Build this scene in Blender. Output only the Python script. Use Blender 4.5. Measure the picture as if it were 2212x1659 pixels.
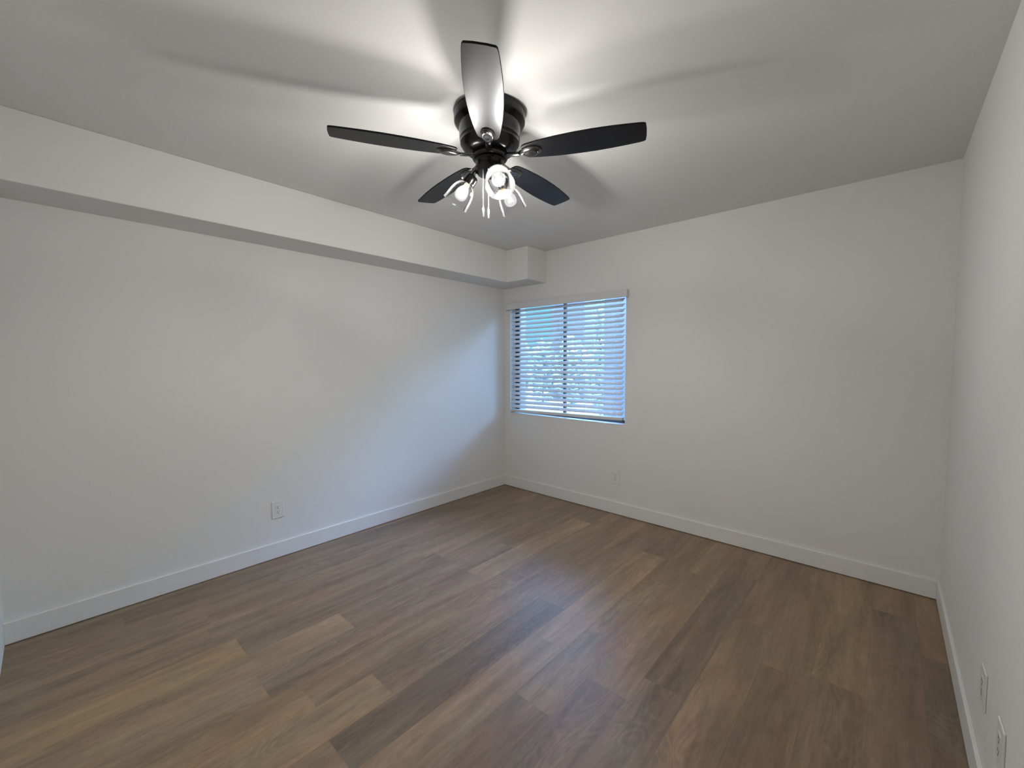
import bpy, math, random
from mathutils import Vector, Matrix
D = bpy.data
for o in list(D.objects): D.objects.remove(o, do_unlink=True)
S = bpy.context.scene
COL = S.collection

# ------------------------------------------------------------------ camera
CAM = (3.115, -3.3322, 1.3605)
yaw, pitch, roll, FPX = -0.73342, -0.05463, -0.00231, 902.924
fw = Vector((math.sin(yaw)*math.cos(pitch), math.cos(yaw)*math.cos(pitch), math.sin(pitch)))
rt = Vector((math.cos(yaw), -math.sin(yaw), 0.0)); up = rt.cross(fw)
r2 = rt*math.cos(roll) + up*math.sin(roll); u2 = -rt*math.sin(roll) + up*math.cos(roll)
cam = D.cameras.new('camera'); cam.sensor_fit = 'HORIZONTAL'; cam.sensor_width = 36.0
cam.lens = FPX/2212.0*36.0; cam.clip_start = 0.02; cam.clip_end = 200
co = D.objects.new('camera', cam); COL.objects.link(co)
co.matrix_world = Matrix(((r2.x, u2.x, -fw.x, CAM[0]), (r2.y, u2.y, -fw.y, CAM[1]), (r2.z, u2.z, -fw.z, CAM[2]), (0, 0, 0, 1)))
S.camera = co

# ------------------------------------------------------------------ sky, sun, exposure
SKY_LOW, SKY_LOW_STRENGTH = (0.30, 0.84, 1.0), 1.35       # near the horizon
SKY_HIGH, SKY_HIGH_STRENGTH = (0.35, 0.53, 1.0), 29.0     # overhead
SUN_STRENGTH = 1.4
BULB_WATTS = 21.0
EXPOSURE = 0.0
w = D.worlds.new('sky'); S.world = w; w.use_nodes = True
nt = w.node_tree; bg = nt.nodes['Background']
tc = nt.nodes.new('ShaderNodeTexCoord'); sp = nt.nodes.new('ShaderNodeSeparateXYZ'); nt.links.new(tc.outputs['Generated'], sp.inputs[0])
el = nt.nodes.new('ShaderNodeMapRange'); el.interpolation_type = 'SMOOTHSTEP'; el.inputs[1].default_value = 0.20; el.inputs[2].default_value = 0.52
nt.links.new(sp.outputs['Z'], el.inputs[0])
az = nt.nodes.new('ShaderNodeMath'); az.operation = 'MULTIPLY_ADD'; az.inputs[1].default_value = 0.45; az.inputs[2].default_value = 1.0; nt.links.new(sp.outputs['X'], az.inputs[0])
cm = nt.nodes.new('ShaderNodeMix'); cm.data_type = 'RGBA'; cm.inputs['A'].default_value = (*SKY_LOW, 1); cm.inputs['B'].default_value = (*SKY_HIGH, 1)
nt.links.new(el.outputs[0], cm.inputs['Factor']); nt.links.new(cm.outputs['Result'], bg.inputs[0])
sm = nt.nodes.new('ShaderNodeMapRange'); sm.inputs[3].default_value = SKY_LOW_STRENGTH; sm.inputs[4].default_value = SKY_HIGH_STRENGTH
nt.links.new(el.outputs[0], sm.inputs[0])
sa = nt.nodes.new('ShaderNodeMath'); sa.operation = 'MULTIPLY'; nt.links.new(sm.outputs[0], sa.inputs[0]); nt.links.new(az.outputs[0], sa.inputs[1])
nt.links.new(sa.outputs[0], bg.inputs[1])
sun = D.lights.new('sun', 'SUN'); sun.energy = SUN_STRENGTH; sun.angle = math.radians(0.6); sun.color = (1.0, 0.95, 0.86)
so = D.objects.new('sun', sun); COL.objects.link(so); so.location = (0, -6, 9)
so.rotation_euler = Vector((-.75, -.05, -.66)).to_track_quat('-Z', 'Y').to_euler()       # from the right, along the outside of the window wall
S.view_settings.view_transform = 'Standard'; S.view_settings.look = 'None'
S.view_settings.exposure = EXPOSURE; S.view_settings.gamma = 1.0; S.view_settings.use_curve_mapping = False

# ------------------------------------------------------------------ helpers
def mat(name, color, rough=0.5, metal=0.0, spec=0.5, bump=None, coat=0.0):
    m = D.materials.new(name); m.use_nodes = True
    nt = m.node_tree; b = nt.nodes['Principled BSDF']
    b.inputs['Base Color'].default_value = (*color, 1); b.inputs['Roughness'].default_value = rough
    b.inputs['Metallic'].default_value = metal; b.inputs['Specular IOR Level'].default_value = spec
    b.inputs['Coat Weight'].default_value = coat
    if bump:
        scale, strength = bump
        tc = nt.nodes.new('ShaderNodeTexCoord'); n = nt.nodes.new('ShaderNodeTexNoise')
        n.inputs['Scale'].default_value = scale; n.inputs['Detail'].default_value = 4
        bp = nt.nodes.new('ShaderNodeBump'); bp.inputs['Strength'].default_value = strength; bp.inputs['Distance'].default_value = 0.004
        nt.links.new(tc.outputs['Object'], n.inputs['Vector']); nt.links.new(n.outputs['Fac'], bp.inputs['Height'])
        nt.links.new(bp.outputs['Normal'], b.inputs['Normal'])
    return m

class MB:
    """collects shapes and links them as one mesh object"""
    def __init__(s): s.v = []; s.f = []; s.mi = []
    def add(s, verts, faces, mi=0, M=None):
        o = len(s.v)
        s.v += [tuple(M @ Vector(p)) if M else tuple(p) for p in verts]
        s.f += [tuple(i+o for i in f) for f in faces]; s.mi += [mi]*len(faces)
    def box(s, x0, x1, y0, y1, z0, z1, mi=0, M=None, c=0.0):
        if x0 > x1: x0, x1 = x1, x0
        if y0 > y1: y0, y1 = y1, y0
        if z0 > z1: z0, z1 = z1, z0
        v = [(x, y, z) for x in (x0, x1) for y in (y0, y1) for z in (z0, z1)]
        s.add(v, [(0,1,3,2),(4,6,7,5),(0,4,5,1),(2,3,7,6),(0,2,6,4),(1,5,7,3)], mi, M)
    def lathe(s, prof, n=48, mi=0, M=None, closed=False):
        m = len(prof); v = []; f = []
        for r, z in prof:
            for k in range(n):
                a = 2*math.pi*k/n; v.append((max(r, 1e-5)*math.cos(a), max(r, 1e-5)*math.sin(a), z))
        rng = m if closed else m-1
        for i in range(rng):
            j = (i+1) % m
            for k in range(n):
                q = (k+1) % n; f.append((i*n+k, j*n+k, j*n+q, i*n+q))
        s.add(v, f, mi, M)
    def tube(s, pts, rad, n=10, mi=0, M=None):
        pts = [Vector(p) for p in pts]; v = []; f = []
        rads = rad if isinstance(rad, (list, tuple)) else [rad]*len(pts)
        ref = Vector((0.31, 0.17, 0.93)).normalized()
        for i, p in enumerate(pts):
            t = (pts[min(i+1, len(pts)-1)] - pts[max(i-1, 0)]).normalized()
            a = t.cross(ref).normalized(); b = t.cross(a)
            for k in range(n):
                q = 2*math.pi*k/n; v.append(tuple(p + (a*math.cos(q) + b*math.sin(q))*rads[i]))
        for i in range(len(pts)-1):
            for k in range(n):
                q = (k+1) % n; f.append((i*n+k, i*n+q, (i+1)*n+q, (i+1)*n+k))
        f.append(tuple(range(n))); f.append(tuple((len(pts)-1)*n + k for k in reversed(range(n))))
        s.add(v, f, mi, M)
    def prism(s, outline, z0, z1, mi=0, M=None):
        n = len(outline)
        v = [(x, y, z0) for x, y in outline] + [(x, y, z1) for x, y in outline]
        f = [tuple(reversed(range(n))), tuple(range(n, 2*n))] + [(k, (k+1) % n, n+(k+1) % n, n+k) for k in range(n)]
        s.add(v, f, mi, M)
    def build(s, name, mats, parent=None, smooth=None, bevel=0.0, kind=None, label=None, loc=None, fix=True):
        import bmesh
        me = D.meshes.new(name); me.from_pydata(s.v, [], s.f)
        for m in (mats if isinstance(mats, (list, tuple)) else [mats]): me.materials.append(m)
        me.polygons.foreach_set('material_index', s.mi)
        if fix:
            b = bmesh.new(); b.from_mesh(me); bmesh.ops.remove_doubles(b, verts=b.verts, dist=1e-6)
            bmesh.ops.recalc_face_normals(b, faces=b.faces); b.to_mesh(me); b.free()
        if smooth is not None:
            me.polygons.foreach_set('use_smooth', [True]*len(me.polygons))
            me.set_sharp_from_angle(angle=math.radians(smooth))
        me.update()
        o = D.objects.new(name, me); COL.objects.link(o)
        if parent: o.parent = parent
        if loc: o.location = loc
        if bevel:
            bv = o.modifiers.new('bevel', 'BEVEL'); bv.width = bevel; bv.segments = 2; bv.limit_method = 'ANGLE'
        if kind: o['kind'] = kind
        if label: o['label'] = label
        return o

def tag(o, label, cat, group=None):
    o['label'] = label; o['category'] = cat
    if group: o['group'] = group
    return o
def empty(name, loc, rz=0.0, parent=None):
    o = D.objects.new(name, None); COL.objects.link(o); o.location = loc; o.rotation_euler = (0, 0, rz)
    o.empty_display_size = 0.05
    if parent: o.parent = parent
    return o
def struct(o): o['kind'] = 'structure'; return o

# ------------------------------------------------------------------ materials
M_wall = mat('wall_paint', (0.79, 0.785, 0.765), 0.62, spec=0.3, bump=(90, 0.10))
M_ceil = mat('ceiling_paint', (0.77, 0.765, 0.745), 0.75, spec=0.2, bump=(70, 0.12))
M_trim = mat('white_semi_gloss', (0.80, 0.80, 0.785), 0.35)
M_plate = mat('white_plastic', (0.78, 0.78, 0.76), 0.30)
M_slot = mat('dark_slot', (0.015, 0.014, 0.013), 0.6)
M_vinyl = mat('white_vinyl', (0.70, 0.70, 0.71), 0.40)
M_alu = mat('bronze_aluminium', (0.07, 0.075, 0.085), 0.45, metal=0.3)
M_black = mat('black_metal', (0.005, 0.0045, 0.0045), 0.22, spec=0.30)
M_blade = mat('black_blade', (0.004, 0.004, 0.0045), 0.37, spec=0.22)
M_iron = mat('black_nickel', (0.16, 0.155, 0.15), 0.20, metal=1.0)
M_chain = mat('nickel_chain', (0.75, 0.73, 0.68), 0.25, metal=0.9)
M_brass = mat('brass_socket', (0.75, 0.58, 0.18), 0.35, metal=0.7)
M_cord = mat('white_cord', (0.75, 0.76, 0.78), 0.7)
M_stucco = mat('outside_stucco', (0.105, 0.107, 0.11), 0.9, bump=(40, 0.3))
M_ground = mat('pale_gravel', (0.30, 0.30, 0.25), 0.95, bump=(25, 0.5))
M_leaf = mat('leaf', (0.26, 0.36, 0.20), 0.55)
M_leaf2 = mat('pale_leaf', (0.40, 0.46, 0.40), 0.6)
M_bark = mat('bark', (0.25, 0.20, 0.16), 0.9)

def glass_mat(name, tint, ior=1.45, rough=0.0):
    m = D.materials.new(name); m.use_nodes = True; nt = m.node_tree; nt.nodes.clear()
    out = nt.nodes.new('ShaderNodeOutputMaterial'); mix = nt.nodes.new('ShaderNodeMixShader')
    tr = nt.nodes.new('ShaderNodeBsdfTransparent'); tr.inputs[0].default_value = (*tint, 1)
    gl = nt.nodes.new('ShaderNodeBsdfGlossy'); gl.inputs['Roughness'].default_value = rough
    fr = nt.nodes.new('ShaderNodeFresnel'); fr.inputs[0].default_value = ior
    nt.links.new(fr.outputs[0], mix.inputs[0]); nt.links.new(tr.outputs[0], mix.inputs[1]); nt.links.new(gl.outputs[0], mix.inputs[2])
    nt.links.new(mix.outputs[0], out.inputs[0]); return m
M_pane = glass_mat('window_pane', (0.92, 0.97, 1.0), 1.35)
M_shade = glass_mat('clear_shade_glass', (0.97, 0.97, 0.98), 1.28, 0.05)
def lit_glass(m, amount):              # the glass scatters a little of the bulb's light, most where it is seen edge-on
    nt = m.node_tree; out = nt.nodes['Material Output']; old = out.inputs[0].links[0].from_socket
    tl = nt.nodes.new('ShaderNodeBsdfTranslucent'); df = nt.nodes.new('ShaderNodeBsdfDiffuse'); a = nt.nodes.new('ShaderNodeMixShader'); a.inputs[0].default_value = .5
    nt.links.new(tl.outputs[0], a.inputs[1]); nt.links.new(df.outputs[0], a.inputs[2])
    lw = nt.nodes.new('ShaderNodeFresnel'); lw.inputs[0].default_value = 1.16
    mu = nt.nodes.new('ShaderNodeMath'); mu.operation = 'MULTIPLY'; mu.inputs[1].default_value = amount; nt.links.new(lw.outputs[0], mu.inputs[0])
    mx = nt.nodes.new('ShaderNodeMixShader'); nt.links.new(mu.outputs[0], mx.inputs[0]); nt.links.new(old, mx.inputs[1]); nt.links.new(a.outputs[0], mx.inputs[2]); nt.links.new(mx.outputs[0], out.inputs[0])
lit_glass(M_shade, 0.014)

def bulb_mat(name, strength, col):
    m = D.materials.new(name); m.use_nodes = True; nt = m.node_tree; nt.nodes.clear()
    out = nt.nodes.new('ShaderNodeOutputMaterial'); ad = nt.nodes.new('ShaderNodeAddShader')
    tr = nt.nodes.new('ShaderNodeBsdfTransparent'); em = nt.nodes.new('ShaderNodeEmission')
    em.inputs[0].default_value = (*col, 1); em.inputs[1].default_value = strength
    nt.links.new(tr.outputs[0], ad.inputs[0]); nt.links.new(em.outputs[0], ad.inputs[1]); nt.links.new(ad.outputs[0], out.inputs[0]); return m
M_bulb = bulb_mat('glowing_bulb_glass', 0.38, (1.0, 0.97, 0.95))
M_fil = D.materials.new('filament'); M_fil.use_nodes = True
_b = M_fil.node_tree.nodes['Principled BSDF']; _b.inputs['Emission Color'].default_value = (1.0, 0.95, 0.88, 1); _b.inputs['Emission Strength'].default_value = 25.0

def floor_mat():
    m = D.materials.new('vinyl_planks'); m.use_nodes = True; nt = m.node_tree; L = nt.links; b = nt.nodes['Principled BSDF']
    N = nt.nodes.new
    at = N('ShaderNodeVertexColor'); at.layer_name = 'tone'
    tc = N('ShaderNodeTexCoord'); uv = N('ShaderNodeUVMap'); uv.uv_map = 'plank'
    # every plank gets its own stretch of figure
    sm = N('ShaderNodeMath'); sm.operation = 'MULTIPLY'; sm.inputs[1].default_value = 37.0; L.new(at.outputs['Alpha'], sm.inputs[0])
    cx = N('ShaderNodeCombineXYZ'); L.new(sm.outputs[0], cx.inputs[2])
    va = N('ShaderNodeVectorMath'); va.operation = 'ADD'; L.new(uv.outputs[0], va.inputs[0]); L.new(cx.outputs[0], va.inputs[1])
    def noise(sx, sy, scale, detail=5, dist=0.0):
        mp = N('ShaderNodeMapping'); mp.inputs['Scale'].default_value = (sx, sy, 1); L.new(va.outputs[0], mp.inputs[0])
        n = N('ShaderNodeTexNoise'); n.inputs['Scale'].default_value = scale; n.inputs['Detail'].default_value = detail; n.inputs['Distortion'].default_value = dist
        n.inputs['Roughness'].default_value = 0.6
        L.new(mp.outputs[0], n.inputs[0]); return n
    cloud = noise(9, 0.9, 1.3, 3, 0.6)          # broad soft colour drift along a plank
    grain = noise(70, 2.6, 2.0, 7, 0.4)         # long fine fibres
    fig = noise(7, 1.7, 1.0, 2, 0.5)            # cathedral figure: contour lines of a soft noise
    fm = N('ShaderNodeMath'); fm.operation = 'MULTIPLY'; fm.inputs[1].default_value = 15.0; L.new(fig.outputs['Fac'], fm.inputs[0])
    fs = N('ShaderNodeMath'); fs.operation = 'PINGPONG'; fs.inputs[1].default_value = 0.5; L.new(fm.outputs[0], fs.inputs[0])
    fz = noise(60, 26, 1.0, 5, 1.2)
    def rng(src, a, bb, c, d):
        r = N('ShaderNodeMapRange'); r.inputs[1].default_value = a; r.inputs[2].default_value = bb; r.inputs[3].default_value = c; r.inputs[4].default_value = d
        L.new(src, r.inputs[0]); return r.outputs[0]
    def mul(p, q):
        k = N('ShaderNodeMath'); k.operation = 'MULTIPLY'; L.new(p, k.inputs[0]); L.new(q, k.inputs[1]); return k.outputs[0]
    f = mul(rng(cloud.outputs['Fac'], .3, .7, .76, 1.24), rng(grain.outputs['Fac'], .3, .7, .90, 1.10))
    # the figure shows in patches only
    pat = noise(4.5, 0.9, 1.0, 2, 0.0); pm = rng(pat.outputs['Fac'], .47, .62, 0.0, 1.0)
    fa = N('ShaderNodeMath'); fa.operation = 'MULTIPLY_ADD'; fa.inputs[1].default_value = .42; fa.inputs[2].default_value = -.105; L.new(fs.outputs[0], fa.inputs[0])
    fb = mul(fa.outputs[0], pm); fc = N('ShaderNodeMath'); fc.operation = 'ADD'; fc.inputs[1].default_value = 1.0; L.new(fb, fc.inputs[0])
    f = mul(f, fc.outputs[0]); f = mul(f, rng(fz.outputs['Fac'], .3, .7, .93, 1.07))
    blot = noise(22, 6.5, 1.0, 4, 1.5); f = mul(f, rng(blot.outputs['Fac'], .3, .7, .90, 1.10))
    # hairline seams at the plank edges
    sx = N('ShaderNodeSeparateXYZ'); L.new(uv.outputs[0], sx.inputs[0])
    def edge(o, wdt):
        a = N('ShaderNodeMath'); a.operation = 'SUBTRACT'; a.inputs[0].default_value = wdt; L.new(o, a.inputs[1])
        c = N('ShaderNodeMath'); c.operation = 'MINIMUM'; L.new(o, c.inputs[0]); L.new(a.outputs[0], c.inputs[1]); return c.outputs[0]
    ex = edge(sx.outputs[0], PW)
    f = mul(f, rng(ex, 0.0, 0.0014, .84, 1.0))
    vm = N('ShaderNodeVectorMath'); vm.operation = 'SCALE'; L.new(at.outputs['Color'], vm.inputs[0]); L.new(f, vm.inputs['Scale'])
    hue = noise(8, 2.2, 1.0, 2, 0.6); hc = N('ShaderNodeMix'); hc.data_type = 'RGBA'      # rosy and olive drifts of the print
    hc.inputs['A'].default_value = (1.07, .985, .93, 1); hc.inputs['B'].default_value = (.96, 1.01, .95, 1); L.new(rng(hue.outputs['Fac'], .36, .64, 0, 1), hc.inputs['Factor'])
    vh = N('ShaderNodeVectorMath'); vh.operation = 'MULTIPLY'; L.new(vm.outputs[0], vh.inputs[0]); L.new(hc.outputs['Result'], vh.inputs[1])
    L.new(vh.outputs[0], b.inputs['Base Color'])
    L.new(rng(grain.outputs['Fac'], .3, .7, .34, .46), b.inputs['Roughness'])
    b.inputs['Specular IOR Level'].default_value = 0.38
    bp = N('ShaderNodeBump'); bp.inputs['Strength'].default_value = 0.12; bp.inputs['Distance'].default_value = 0.002
    L.new(grain.outputs['Fac'], bp.inputs['Height']); L.new(bp.outputs[0], b.inputs['Normal'])
    return m

# ------------------------------------------------------------------ room shell
W, H, YR = 3.373, 2.44, -3.527          # right wall, ceiling, rear wall
SZ, SD, BD, BX = 2.1317, 0.3074, 0.2847, 0.568   # boxed soffit
BT, BH = 0.013, 0.110                   # baseboard
OX0, OX1, OZ0, OZ1 = 0.088, 1.428, 0.803, 1.965  # window opening
T = 0.16
m = MB(); m.box(-T, 0, YR, T, 0, H); struct(m.build('wall_left', M_wall))
m = MB(); m.box(W, W+T, YR, T, 0, H); struct(m.build('wall_right', M_wall))
m = MB()
m.box(0, OX0, 0, T, 0, H); m.box(OX1, W, 0, T, 0, H); m.box(OX0, OX1, 0, T, 0, OZ0); m.box(OX0, OX1, 0, T, OZ1, H)
struct(m.build('wall_back', M_wall))
m = MB(); m.box(-T, W+T, YR-T, YR, 0, H); struct(m.build('wall_rear', M_wall))
m = MB(); m.box(-T, W+T, YR-T, T, H, H+0.15); struct(m.build('ceiling', M_ceil))
m = MB()
m.prism([(0, YR), (SD, YR), (SD, -BD), (BX, -BD), (BX, 0), (0, 0)], SZ, H)
struct(m.build('trim_1', M_wall, bevel=0.004))['label'] = 'boxed soffit along the left wall turning onto the back wall'
m = MB(); m.box(0, BT, YR, 0, 0.004, BH); struct(m.build('baseboard_left', M_trim, bevel=0.002))
m = MB(); m.box(BT, W-BT, -BT, 0, 0.004, BH); struct(m.build('baseboard_back', M_trim, bevel=0.002))
m = MB(); m.box(W-BT, W, YR, 0, 0.004, BH); struct(m.build('baseboard_right', M_trim, bevel=0.002))

# floor: planks with their own tone, in rows of one width
PW, PX0, PL = 0.1785, 0.056, 1.222
JOINT = {0: -1.9, 1: -2.42, 2: -2.818, 3: -1.626, 4: -1.548, 5: -2.335, 6: -1.562, 7: -2.68, 8: -2.443, 9: -1.491, 10: -1.759, 11: -2.10, 12: -1.831,
         13: -1.67, 14: -0.95, 15: -1.235, 16: -1.175, 17: -0.36, 18: -0.69, -1: -0.5}
# (row from the left wall, plank from the back wall): tone 0 dark .. 1 light, warmth -1 grey .. 1 tan
TONES = {(0, 0): (.12, -.1), (0, 1): (.08, -.1), (0, 2): (.10, .0), (1, 0): (.30, .0), (1, 1): (.28, -.2), (1, 2): (.36, .2), (2, 1): (.34, .0), (2, 2): (.38, .1), (2, 3): (.40, .3),
         (3, 1): (.42, .1), (3, 2): (.34, .1), (3, 3): (.42, .4), (4, 1): (.46, .1), (4, 2): (.22, -.1), (4, 3): (.78, 1.0), (5, 0): (.34, .0), (5, 1): (.32, -.3), (5, 2): (.66, .4),
         (6, 0): (.30, -.2), (6, 1): (.78, .3), (6, 2): (.28, -.2), (6, 3): (.50, .4), (7, 1): (.42, .0), (7, 2): (.46, .3), (7, 3): (.66, .7), (8, 0): (.40, .1), (8, 1): (.30, -.2), (8, 2): (.66, .5),
         (9, 0): (.34, .0), (9, 1): (.34, -.1), (9, 2): (.06, -.4), (9, 3): (.40, .2), (10, 0): (.26, .0), (10, 1): (.72, .3), (10, 2): (.50, .1), (11, 0): (.36, .2), (11, 1): (.50, .1), (11, 2): (.22, -.1),
         (12, 0): (.46, .3), (12, 1): (.46, .2), (12, 2): (.12, -.5), (13, 0): (.34, .1), (13, 1): (.08, -.2), (13, 2): (.18, -.2), (14, 0): (.22, .1), (14, 1): (.36, .2), (15, 0): (.30, .3), (15, 1): (.34, .3), (15, 2): (.20, .1),
         (16, 0): (.58, .6), (16, 1): (.16, .0), (17, 0): (.40, .6), (17, 1): (.22, .1), (18, 0): (.42, .7), (18, 1): (.10, -.5)}
def build_floor():
    rnd = random.Random(5)
    dark, light = Vector((.196, .140, .098)), Vector((.350, .252, .164))
    me = D.meshes.new('floor'); v = []; f = []; cols = []; uvs = []
    for k in range(-1, 21):
        xa, xb = PX0 + k*PW, PX0 + (k+1)*PW
        xa2, xb2 = max(xa, -0.02), min(xb, W+0.02)
        if xb2 <= xa2: continue
        j = JOINT.get(k, -rnd.random())
        while j < 0: j += PL
        top = j; idx = 0
        while top > YR - T:
            bot = top - PL; y1 = min(top, 0.02); y0 = max(bot, YR - T)
            if y1 > y0:
                t, wm = TONES.get((k, idx), (rnd.uniform(.25, .6), rnd.uniform(-.4, .4)))
                c = dark.lerp(light, t); c = Vector((c.x*(1+.06*wm), c.y, c.z*(1-.12*wm)))
                o = len(v); v += [(xa2, y0, 0), (xb2, y0, 0), (xb2, y1, 0), (xa2, y1, 0)]; f.append((o, o+1, o+2, o+3))
                sd = rnd.random()
                cols += [(c.x, c.y, c.z, sd)]*4
                uvs += [(xa2-xa, y0-bot), (xb2-xa, y0-bot), (xb2-xa, y1-bot), (xa2-xa, y1-bot)]
                idx += 1
            top = bot
    me.from_pydata(v, [], f)
    ca = me.color_attributes.new('tone', 'FLOAT_COLOR', 'CORNER'); uvl = me.uv_layers.new(name='plank')
    for i, c in enumerate(cols): ca.data[i].color = c; uvl.data[i].uv = uvs[i]
    me.materials.append(floor_mat()); o = D.objects.new('floor', me); COL.objects.link(o); struct(o)
build_floor()

# ------------------------------------------------------------------ window and what stands outside
wf = struct(empty('window_1', ((OX0+OX1)/2, 0.10, OZ0)))
def wbox(name, boxes, mt, par):
    m = MB(); lx, ly, lz = (OX0+OX1)/2, 0.10, OZ0
    for x0, x1, y0, y1, z0, z1 in boxes: m.box(x0-lx, x1-lx, y0-ly, y1-ly, z0-lz, z1-lz)
    return m.build(name, mt, par, bevel=0.001)
fr_, ft_ = 0.024, 0.012
wbox('window_frame', [(OX0, OX0+fr_, .085, .145, OZ0, OZ1), (OX1-fr_, OX1, .085, .145, OZ0, OZ1), (OX0, OX1, .085, .145, OZ0, OZ0+ft_), (OX0, OX1, .085, .145, OZ1-ft_, OZ1)], M_alu, wf)
MX = 0.716
def sash(x0, x1, y0, y1):
    z0, z1 = OZ0+ft_, OZ1-ft_; s, h = 0.024, 0.012
    o = wbox('sash', [(x0, x0+s, y0, y1, z0, z1), (x1-s, x1, y0, y1, z0, z1), (x0, x1, y0, y1, z0, z0+h), (x0, x1, y0, y1, z1-h, z1)], M_alu, wf)
    ym = (y0+y1)/2; wbox('pane', [(x0+s, x1-s, ym-.002, ym+.002, z0+h, z1-h)], M_pane, o)
sash(OX0+fr_, MX+0.024, .090, .108); sash(MX-0.010, OX1-fr_, .116, .134)
m = MB(); m.box(OX0-.004, OX1+.004, -0.004, 0.085, OZ0-.006, OZ0+.002)
struct(m.build('trim_2', M_trim, bevel=0.002))['label'] = 'narrow white sill board under the window'

m = MB(); m.box(-14, 16, -8, 40, -0.25, -0.12); struct(m.build('ground', M_ground))
def post(x0, x1, y0, y1, label):
    m = MB(); xc, yc = (x0+x1)/2, (y0+y1)/2
    m.box(x0-xc, x1-xc, y0-yc, y1-yc, 0, 2.9); m.box(x0-xc-.03, x1-xc+.03, y0-yc-.03, y1-yc+.03, 0, .12)
    o = m.build('patio_column', M_stucco, loc=(xc, yc, -0.12), bevel=0.01); return tag(o, label, 'column', 'patio columns outside the window')
def leaf_bush(name, loc, rad, n, mt, seed, label, cat, stem=None, leaf=0.05, group=None):
    rnd = random.Random(seed); t = empty(name, loc); m = MB()
    for i in range(n):
        while True:
            p = Vector((rnd.uniform(-1, 1), rnd.uniform(-1, 1), rnd.uniform(-1, 1)))
            if 0.15 < p.length < 1: break
        p = Vector((p.x*rad[0], p.y*rad[1], p.z*rad[2] + rad[2] + (stem or 0)))
        R = Matrix.Translation(p) @ Matrix.Rotation(rnd.uniform(0, 6.3), 4, 'Z') @ Matrix.Rotation(rnd.uniform(-1.2, 1.2), 4, 'X')
        s = leaf*rnd.uniform(.6, 1.3)
        m.add([(-s, 0, 0), (-.3*s, -.42*s, .1*s), (.6*s, -.3*s, .08*s), (s, 0, -.1*s), (.6*s, .3*s, .08*s), (-.3*s, .42*s, .1*s)], [(0, 1, 2, 3), (0, 3, 4, 5)], 0, R)
    m.build('foliage', mt, t, fix=False)
    s = MB(); s.tube([(0, 0, 0), (.02, 0, rad[2]*.7), (-.01, .02, rad[2]*1.5+(stem or 0))], [.03, .022, .008]); s.build('stem', M_bark, t)
    return tag(t, label, cat, group)

# columns of the covered patio, and planting in the sun behind it
post(-1.30, -1.12, 1.5, 1.7, 'pale patio column outside, behind the left end of the blind')
post(.36, .80, 1.5, 1.75, 'pale patio column outside, behind the right end of the blind')
leaf_bush('slender_bush', (-.02, 2.05, -0.12), (.105, .12, 1.30), 1300, M_leaf2, 3, 'slender upright bush outside, left of the right patio column', 'bush', leaf=.04)
nh = empty('neighbouring_house', (-5.78, 9.6, -0.12))
m = MB(); m.box(-.725, .725, 0, 3, 0, 4.4); m.build('house_wall', M_stucco, nh)
m = MB(); m.prism([(-.15, 4.38), (3.15, 4.38), (1.5, 5.1)], -.8, .8, 0, Matrix(((0, 0, 1, 0), (1, 0, 0, 0), (0, 1, 0, 0), (0, 0, 0, 1)))); m.build('house_roof', M_stucco, nh)
tag(nh, 'plain grey neighbouring house behind the bushes outside the window', 'house')
for i, (x, rz, lb) in enumerate(((-6.75, 1.20, 'rounded pale bush outside, leftmost of the row seen through the blind'), (-5.60, 1.12, 'rounded pale bush outside, second from the left in the row seen through the blind'),
        (-4.45, 1.16, 'rounded pale bush outside, third from the left in the row seen through the blind'), (-3.30, 1.12, 'rounded pale bush outside, rightmost of the row seen through the blind'))):
    leaf_bush('rounded_bush', (x, 7.9, -0.12), (.54, .5, rz), 1500, M_leaf2, 20+i, lb, 'bush', leaf=.085, group='bushes beyond the patio')

# ------------------------------------------------------------------ blind
VX0, VX1, VD = 0.056, 1.4535, 0.042
bl = tag(empty('window_blind', ((OX0+OX1)/2, 0.0, OZ0)), 'white horizontal slat blind with valance, half open over the only window', 'blind')
bx, bz = (OX0+OX1)/2, OZ0
m = MB()
m.box(VX0-bx, VX1-bx, -VD, -VD+.010, 1.903-bz, 1.965-bz); m.box(VX0-bx, VX0+.010-bx, -VD+.010, -.0005, 1.903-bz, 1.965-bz); m.box(VX1-.010-bx, VX1-bx, -VD+.010, -.0005, 1.903-bz, 1.965-bz)
m.build('valance', M_vinyl, bl, bevel=0.0025)
m = MB(); m.box(OX0+.006-bx, OX1-.006-bx, -.008, .050, 1.931-bz, 1.964-bz); m.build('headrail', M_vinyl, bl, bevel=0.002)
SX0, SX1, SY = OX0+.010, OX1-.030, 0.024
NS, Z0s, PIT = 23, 0.867, 0.0455
m = MB()
for i in range(NS):
    z = Z0s + PIT*(i+.5); t = math.radians(29 + 8*i/(NS-1)); hw = .0258
    q_ = 1 - i/(NS-1)
    prof = []
    for q in range(9):
        a = -hw + 2*hw*q/8; c = .0022*(1-(a/hw)**2)
        prof.append((SY + a*math.cos(t) - c*math.sin(t), z + a*math.sin(t) + c*math.cos(t)))
    th = .0026
    ring = prof + [(y + th*math.sin(t), zz - th*math.cos(t)) for y, zz in reversed(prof)]
    n = len(ring)
    v = [(SX0-bx, y, zz-bz-.012*q_) for y, zz in ring] + [(SX1-bx, y, zz-bz+.009*q_) for y, zz in ring]
    m.add(v, [tuple(range(n)), tuple(reversed(range(n, 2*n)))] + [(k, n+k, n+(k+1) % n, (k+1) % n) for k in range(n)])
m.build('slats', M_vinyl, bl, smooth=40)
m = MB(); v = []
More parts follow.
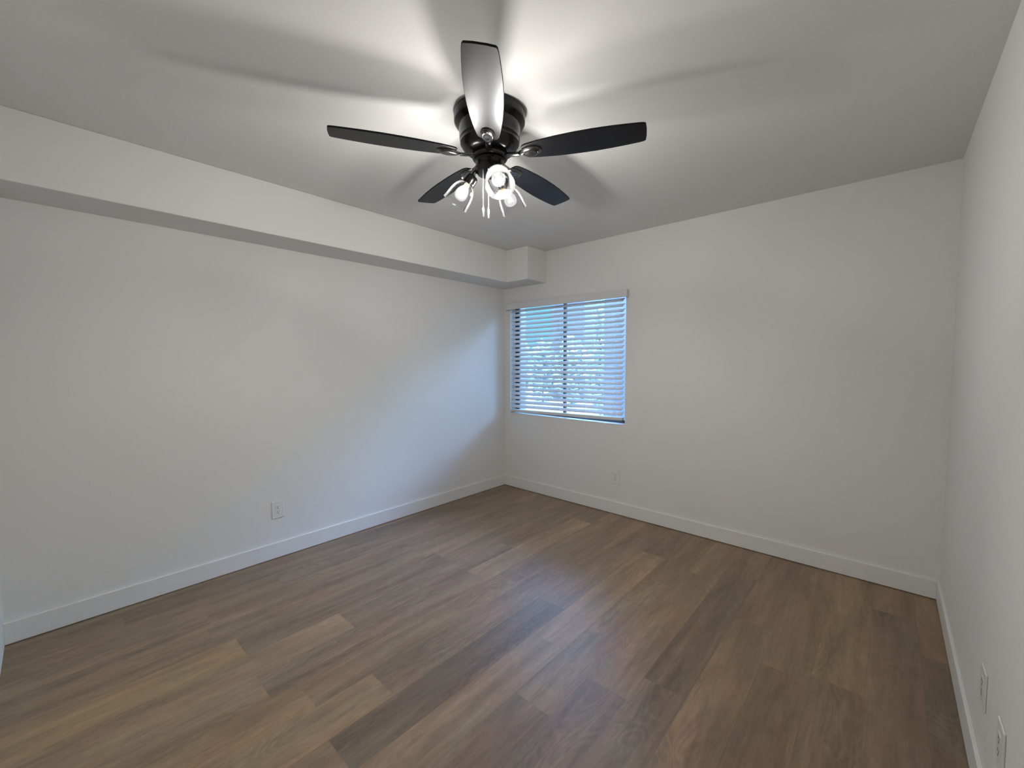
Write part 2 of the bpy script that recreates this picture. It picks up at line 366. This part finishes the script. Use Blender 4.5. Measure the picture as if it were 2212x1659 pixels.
for xx, zz in ((SX0-bx, .816-bz), (SX1-bx, .838-bz)):
    v += [(xx, SY-.025, zz), (xx, SY+.025, zz), (xx, SY+.025, zz+.027), (xx, SY-.025, zz+.027)]
m.add(v, [(0,1,2,3), (7,6,5,4), (0,4,5,1), (1,5,6,2), (2,6,7,3), (3,7,4,0)]); m.build('bottom_rail', M_vinyl, bl, bevel=0.003)
for xx in (0.42, 0.72, 1.02, 1.33):
    zr = .816 + .022*(xx-SX0)/(SX1-SX0) + .027
    m = MB(); m.tube([(xx-bx, SY-.0245, zr-bz), (xx-bx, SY-.0245, 1.93-bz)], .0009, 6); m.tube([(xx-bx, SY+.0245, zr-bz), (xx-bx, SY+.0245, 1.93-bz)], .0009, 6)
    m.build('ladder_cord', M_cord, bl)

# ------------------------------------------------------------------ outlets (built facing -Y, standing on their centre)
def outlet(name, loc, rz, label, insert=True):
    t = empty(name, loc, rz)
    m = MB(); m.box(-.0395, .0395, -.0055, 0, -.0605, .0605); m.build('wall_plate', M_plate, t, bevel=0.0025)
    m = MB(); m.box(-.0168, .0168, -.0068, -.0050, -.0335, .0335); r = m.build('receptacle', M_plate, t, bevel=0.001)
    m = MB()
    for zc in (.0165, -.0175):
        m.box(-.0078, -.0052, -.0072, -.0060, zc-.0005, zc+.0085); m.box(.0052, .0074, -.0072, -.0060, zc+.0005, zc+.0080)
        m.prism([(.0028*math.cos(a*math.pi/6), .0032*math.sin(a*math.pi/6)) for a in range(12)], -.0005, .0005, 0,
                Matrix.Translation((0, -.0067, zc-.0075)) @ Matrix.Rotation(math.pi/2, 4, 'X'))
    m.build('slots', M_slot, r)
    for zc in (.048, -.048):
        m = MB(); m.prism([(.003*math.cos(a*math.pi/6), .003*math.sin(a*math.pi/6)) for a in range(12)], -.0006, .0006, 0, Matrix.Translation((0, -.0057, zc)) @ Matrix.Rotation(math.pi/2, 4, 'X'))
        m.build('plate_screw', M_plate, t)
    return tag(t, label, 'outlet')
outlet('power_outlet', (0.0, -2.3055, .3385), math.pi/2, 'white two-socket power outlet low on the left wall')
outlet('power_outlet', (1.3485, 0.0, .332), 0.0, 'white two-socket power outlet on the back wall below the window')
outlet('power_outlet', (W, -1.415, .338), -math.pi/2, 'white wall outlet on the right wall, farther of its pair')
outlet('power_outlet', (W, -1.685, .338), -math.pi/2, 'white wall outlet on the right wall, nearer the camera of its pair')

# ------------------------------------------------------------------ ceiling fan
FX, FY = 1.781, -1.9935
fan = tag(empty('ceiling_fan', (FX, FY, H)), 'black five-blade ceiling fan with three lit clear glass shades', 'ceiling fan')
def Z(z): return z - H
m = MB()
m.lathe([(0, 0), (.152, 0), (.155, Z(2.436)), (.155, Z(2.400)), (.152, Z(2.394)), (.140, Z(2.386)), (.134, Z(2.380)), (.133, Z(2.345)), (.131, Z(2.330)),
         (.132, Z(2.326)), (.130, Z(2.321)), (.128, Z(2.312)), (.129, Z(2.308)), (.126, Z(2.303)), (.118, Z(2.290)), (.104, Z(2.278)), (.088, Z(2.272)), (.074, Z(2.270)), (0, Z(2.270))], 64)
m.build('motor_housing', M_black, fan, smooth=35)
m = MB(); m.lathe([(0, Z(2.2705)), (.074, Z(2.2705)), (.077, Z(2.266)), (.077, Z(2.247)), (.073, Z(2.242)), (0, Z(2.242))], 48); m.build('flywheel', M_black, fan, smooth=35)
m = MB(); m.lathe([(0, Z(2.2425)), (.066, Z(2.2425)), (.068, Z(2.236)), (.063, Z(2.230)), (.062, Z(2.215)), (.066, Z(2.210)), (.066, Z(2.204)), (.063, Z(2.200)), (.062, Z(2.192)), (.056, Z(2.183)), (.040, Z(2.177)), (0, Z(2.175))], 48)
m.build('switch_housing', M_black, fan, smooth=35)

def blade_outline():
    half = [(.150, .028), (.156, .037), (.170, .044), (.22, .0535), (.30, .0625), (.38, .0670), (.45, .0680), (.52, .0655), (.58, .0610), (.63, .0560), (.646, .0530), (.653, .048)]
    return half + [(.656, .02), (.656, -.02)] + [(x, -y) for x, y in reversed(half)]
BZ = Z(2.255); PITCH = math.radians(-8)
for k in range(5):
    ang = math.radians(-47.6 + 72*k)
    R = Matrix.Rotation(ang, 4, 'Z')
    P = Matrix.Translation((0, 0, BZ)) @ R @ Matrix.Rotation(PITCH, 4, 'X')
    m = MB(); m.prism(blade_outline(), 0.0, .007, 0, P); b = m.build('fan_blade', M_blade, fan, bevel=0.0015)
    # blade iron: a neck from the flywheel opening into a flat loop under the blade root
    i_ = MB(); nr, na = 7, 32; vv = []; ff = []
    for q in range(nr+1):
        f_ = q/nr
        for a_ in range(na):
            a = 2*math.pi*a_/na; ex = .052*math.cos(a); ey = .029*math.sin(a)*(1+.22*math.cos(a))
            vv.append((.180 + ex*f_, ey*f_, -.0025 - .0095*math.sqrt(max(0, 1-f_**2.6)) - (.0022 if .55 < f_ < .8 else 0)))
    for q in range(nr):
        for a_ in range(na):
            b_ = (a_+1) % na; ff.append((q*na+a_, q*na+b_, (q+1)*na+b_, (q+1)*na+a_))
    i_.add(vv, ff, 0, P)
    def strap(pts, wd, th):
        n = len(pts); vv = []; ff = []
        for a_ in range(n):
            p = Vector(pts[a_]); tg = (Vector(pts[min(a_+1, n-1)]) - Vector(pts[max(a_-1, 0)])).normalized(); s_ = Vector((-tg.y, tg.x, 0)).normalized()*wd/2
            for d, zz in ((-1, -th), (-.6, -th*1.6), (.6, -th*1.6), (1, -th), (1, th), (-1, th)): vv.append((p.x+s_.x*d, p.y+s_.y*d, p.z+zz*.5))
        for a_ in range(n-1):
            for c_ in range(6): ff.append((a_*6+c_, a_*6+(c_+1) % 6, (a_+1)*6+(c_+1) % 6, (a_+1)*6+c_))
        ff += [tuple(range(5, -1, -1)), tuple((n-1)*6+c_ for c_ in range(6))]
        i_.add(vv, ff, 0, P)
    strap([(.060, 0, -.001), (.085, 0, -.001), (.105, 0, -.004), (.132, 0, -.006)], .024, .007)
    for sx_, sy_ in ((.190, .017), (.190, -.017), (.219, 0)):
        i_.lathe([(0, -.0125), (.004, -.0115), (.0055, -.009), (.0055, -.004), (0, -.004)], 12, 0, P @ Matrix.Translation((sx_, sy_, 0)))
    i_.build('blade_iron', M_iron, b, smooth=50)

bulb_light = []
for k in range(3):
    ang = math.radians(-30 + 120*k)
    ax = Vector((.070, 0, -.093)).normalized()              # local axis of a shade, out and down
    tilt = math.atan2(ax.x, -ax.z)
    A = Matrix.Rotation(ang, 4, 'Z') @ Matrix.Translation((.090, 0, Z(2.165))) @ Matrix.Rotation(-tilt, 4, 'Y')   # -Z of A runs down the shade axis
    m = MB()
    m.lathe([(0, .022), (.020, .022), (.026, .018), (.0285, .010), (.0295, -.010), (.0300, -.022), (.0270, -.024), (.0265, -.002), (0, -.002)], 32, 0, A)
    e0 = Vector((.048, 0, Z(2.205))); Ra = Matrix.Rotation(ang, 4, 'Z')
    m.tube([Ra @ e0, Ra @ Vector((.062, 0, Z(2.202))), Ra @ Vector((.072, 0, Z(2.195))), A @ Vector((0, 0, .016))], .011, 12)
    arm = m.build('light_arm', M_black, fan, smooth=40)
    for a in (0.6, 2.7, 4.8):
        m = MB(); m.tube([A @ Vector((.028*math.cos(a), .028*math.sin(a), -.014)), A @ Vector((.036*math.cos(a), .036*math.sin(a), -.014))], .0042, 10); m.build('thumb_screw', M_chain, arm, smooth=40)
    prof_o = [(.0255, -.008), (.0262, -.018), (.031, -.024), (.0385, -.031), (.0455, -.042), (.0510, -.057), (.0545, -.074), (.0565, -.092), (.0580, -.108), (.0605, -.121)]
    th = .0015; prof_i = [(r-th, z) for r, z in reversed(prof_o)]
    m = MB(); m.lathe(prof_o + [(.0600, -.1228), (.0588, -.1228)] + prof_i, 48, 0, A, closed=True); m.build('glass_shade', M_shade, arm, smooth=60)
    m = MB(); m.lathe([(0, -.002), (.0135, -.002), (.0140, -.010), (.0135, -.013), (.0140, -.016), (.0135, -.019), (.0140, -.022), (.0130, -.026), (0, -.026)], 24, 0, A); m.build('socket', M_brass, arm, smooth=40)
    m = MB(); m.lathe([(.0125, -.0262), (.0140, -.034), (.0200, -.046), (.0262, -.058), (.0290, -.070), (.0280, -.082), (.0225, -.092), (.0120, -.0985), (0, -.1)], 32, 0, A)
    bulb = m.build('light_bulb', M_bulb, arm, smooth=60)
    m = MB()
    for a in range(4):
        q = a*math.pi/2 + .4
        m.tube([A @ Vector((.005*math.cos(q), .005*math.sin(q), -.040)), A @ Vector((.011*math.cos(q), .011*math.sin(q), -.082))], .0011, 6)
    m.build('filament', M_fil, bulb)
    l = D.lights.new('bulb_light', 'POINT'); l.energy = BULB_WATTS; l.color = (1.0, 0.972, 0.915); l.shadow_soft_size = 0.030
    l.use_nodes = True; ln = l.node_tree; em = ln.nodes['Emission']; em.inputs[0].default_value = (1, 1, 1, 1)
    gm = ln.nodes.new('ShaderNodeTexCoord'); sz = ln.nodes.new('ShaderNodeSeparateXYZ'); ln.links.new(gm.outputs['Normal'], sz.inputs[0])
    mr = ln.nodes.new('ShaderNodeMapRange'); mr.inputs[1].default_value = 1.0; mr.inputs[2].default_value = -1.0; mr.inputs[3].default_value = 0.12; mr.inputs[4].default_value = 1.0
    ln.links.new(sz.outputs['Z'], mr.inputs[0]); ln.links.new(mr.outputs[0], em.inputs[1])       # the cap end of the bulb gives less
    lo = D.objects.new('bulb_light', l); COL.objects.link(lo); lo.parent = fan; lo.matrix_local = A @ Matrix.Translation((0, 0, -.066))

# pull chains
for lat, dep, zb in ((-.027, -.045, 1.982), (-.006, -.022, 1.984)):
    px = rt.x*lat - (-fw.x)*0 + Vector((fw.x, fw.y, 0)).normalized().x*dep; py = rt.y*lat + Vector((fw.x, fw.y, 0)).normalized().y*dep
    TM = Matrix.Translation((px, py, 0)); m = MB(); pr = []; z = Z(2.182)
    while z > Z(zb+.045): pr += [(.0007, z), (.0017, z-.0012), (.0017, z-.0022), (.0007, z-.0034)]; z -= .0036
    m.lathe([(0, pr[0][1])] + pr + [(0, z)], 8, 0, TM); ch = m.build('pull_chain', M_chain, fan, smooth=60)
    m = MB(); m.lathe([(0, Z(zb+.047)), (.0020, Z(zb+.046)), (.0022, Z(zb+.040)), (.0040, Z(zb+.036)), (.0042, Z(zb+.004)), (.0034, Z(zb)), (0, Z(zb))], 16, 0, TM)
    m.build('pull_fob', M_chain, ch, smooth=40)
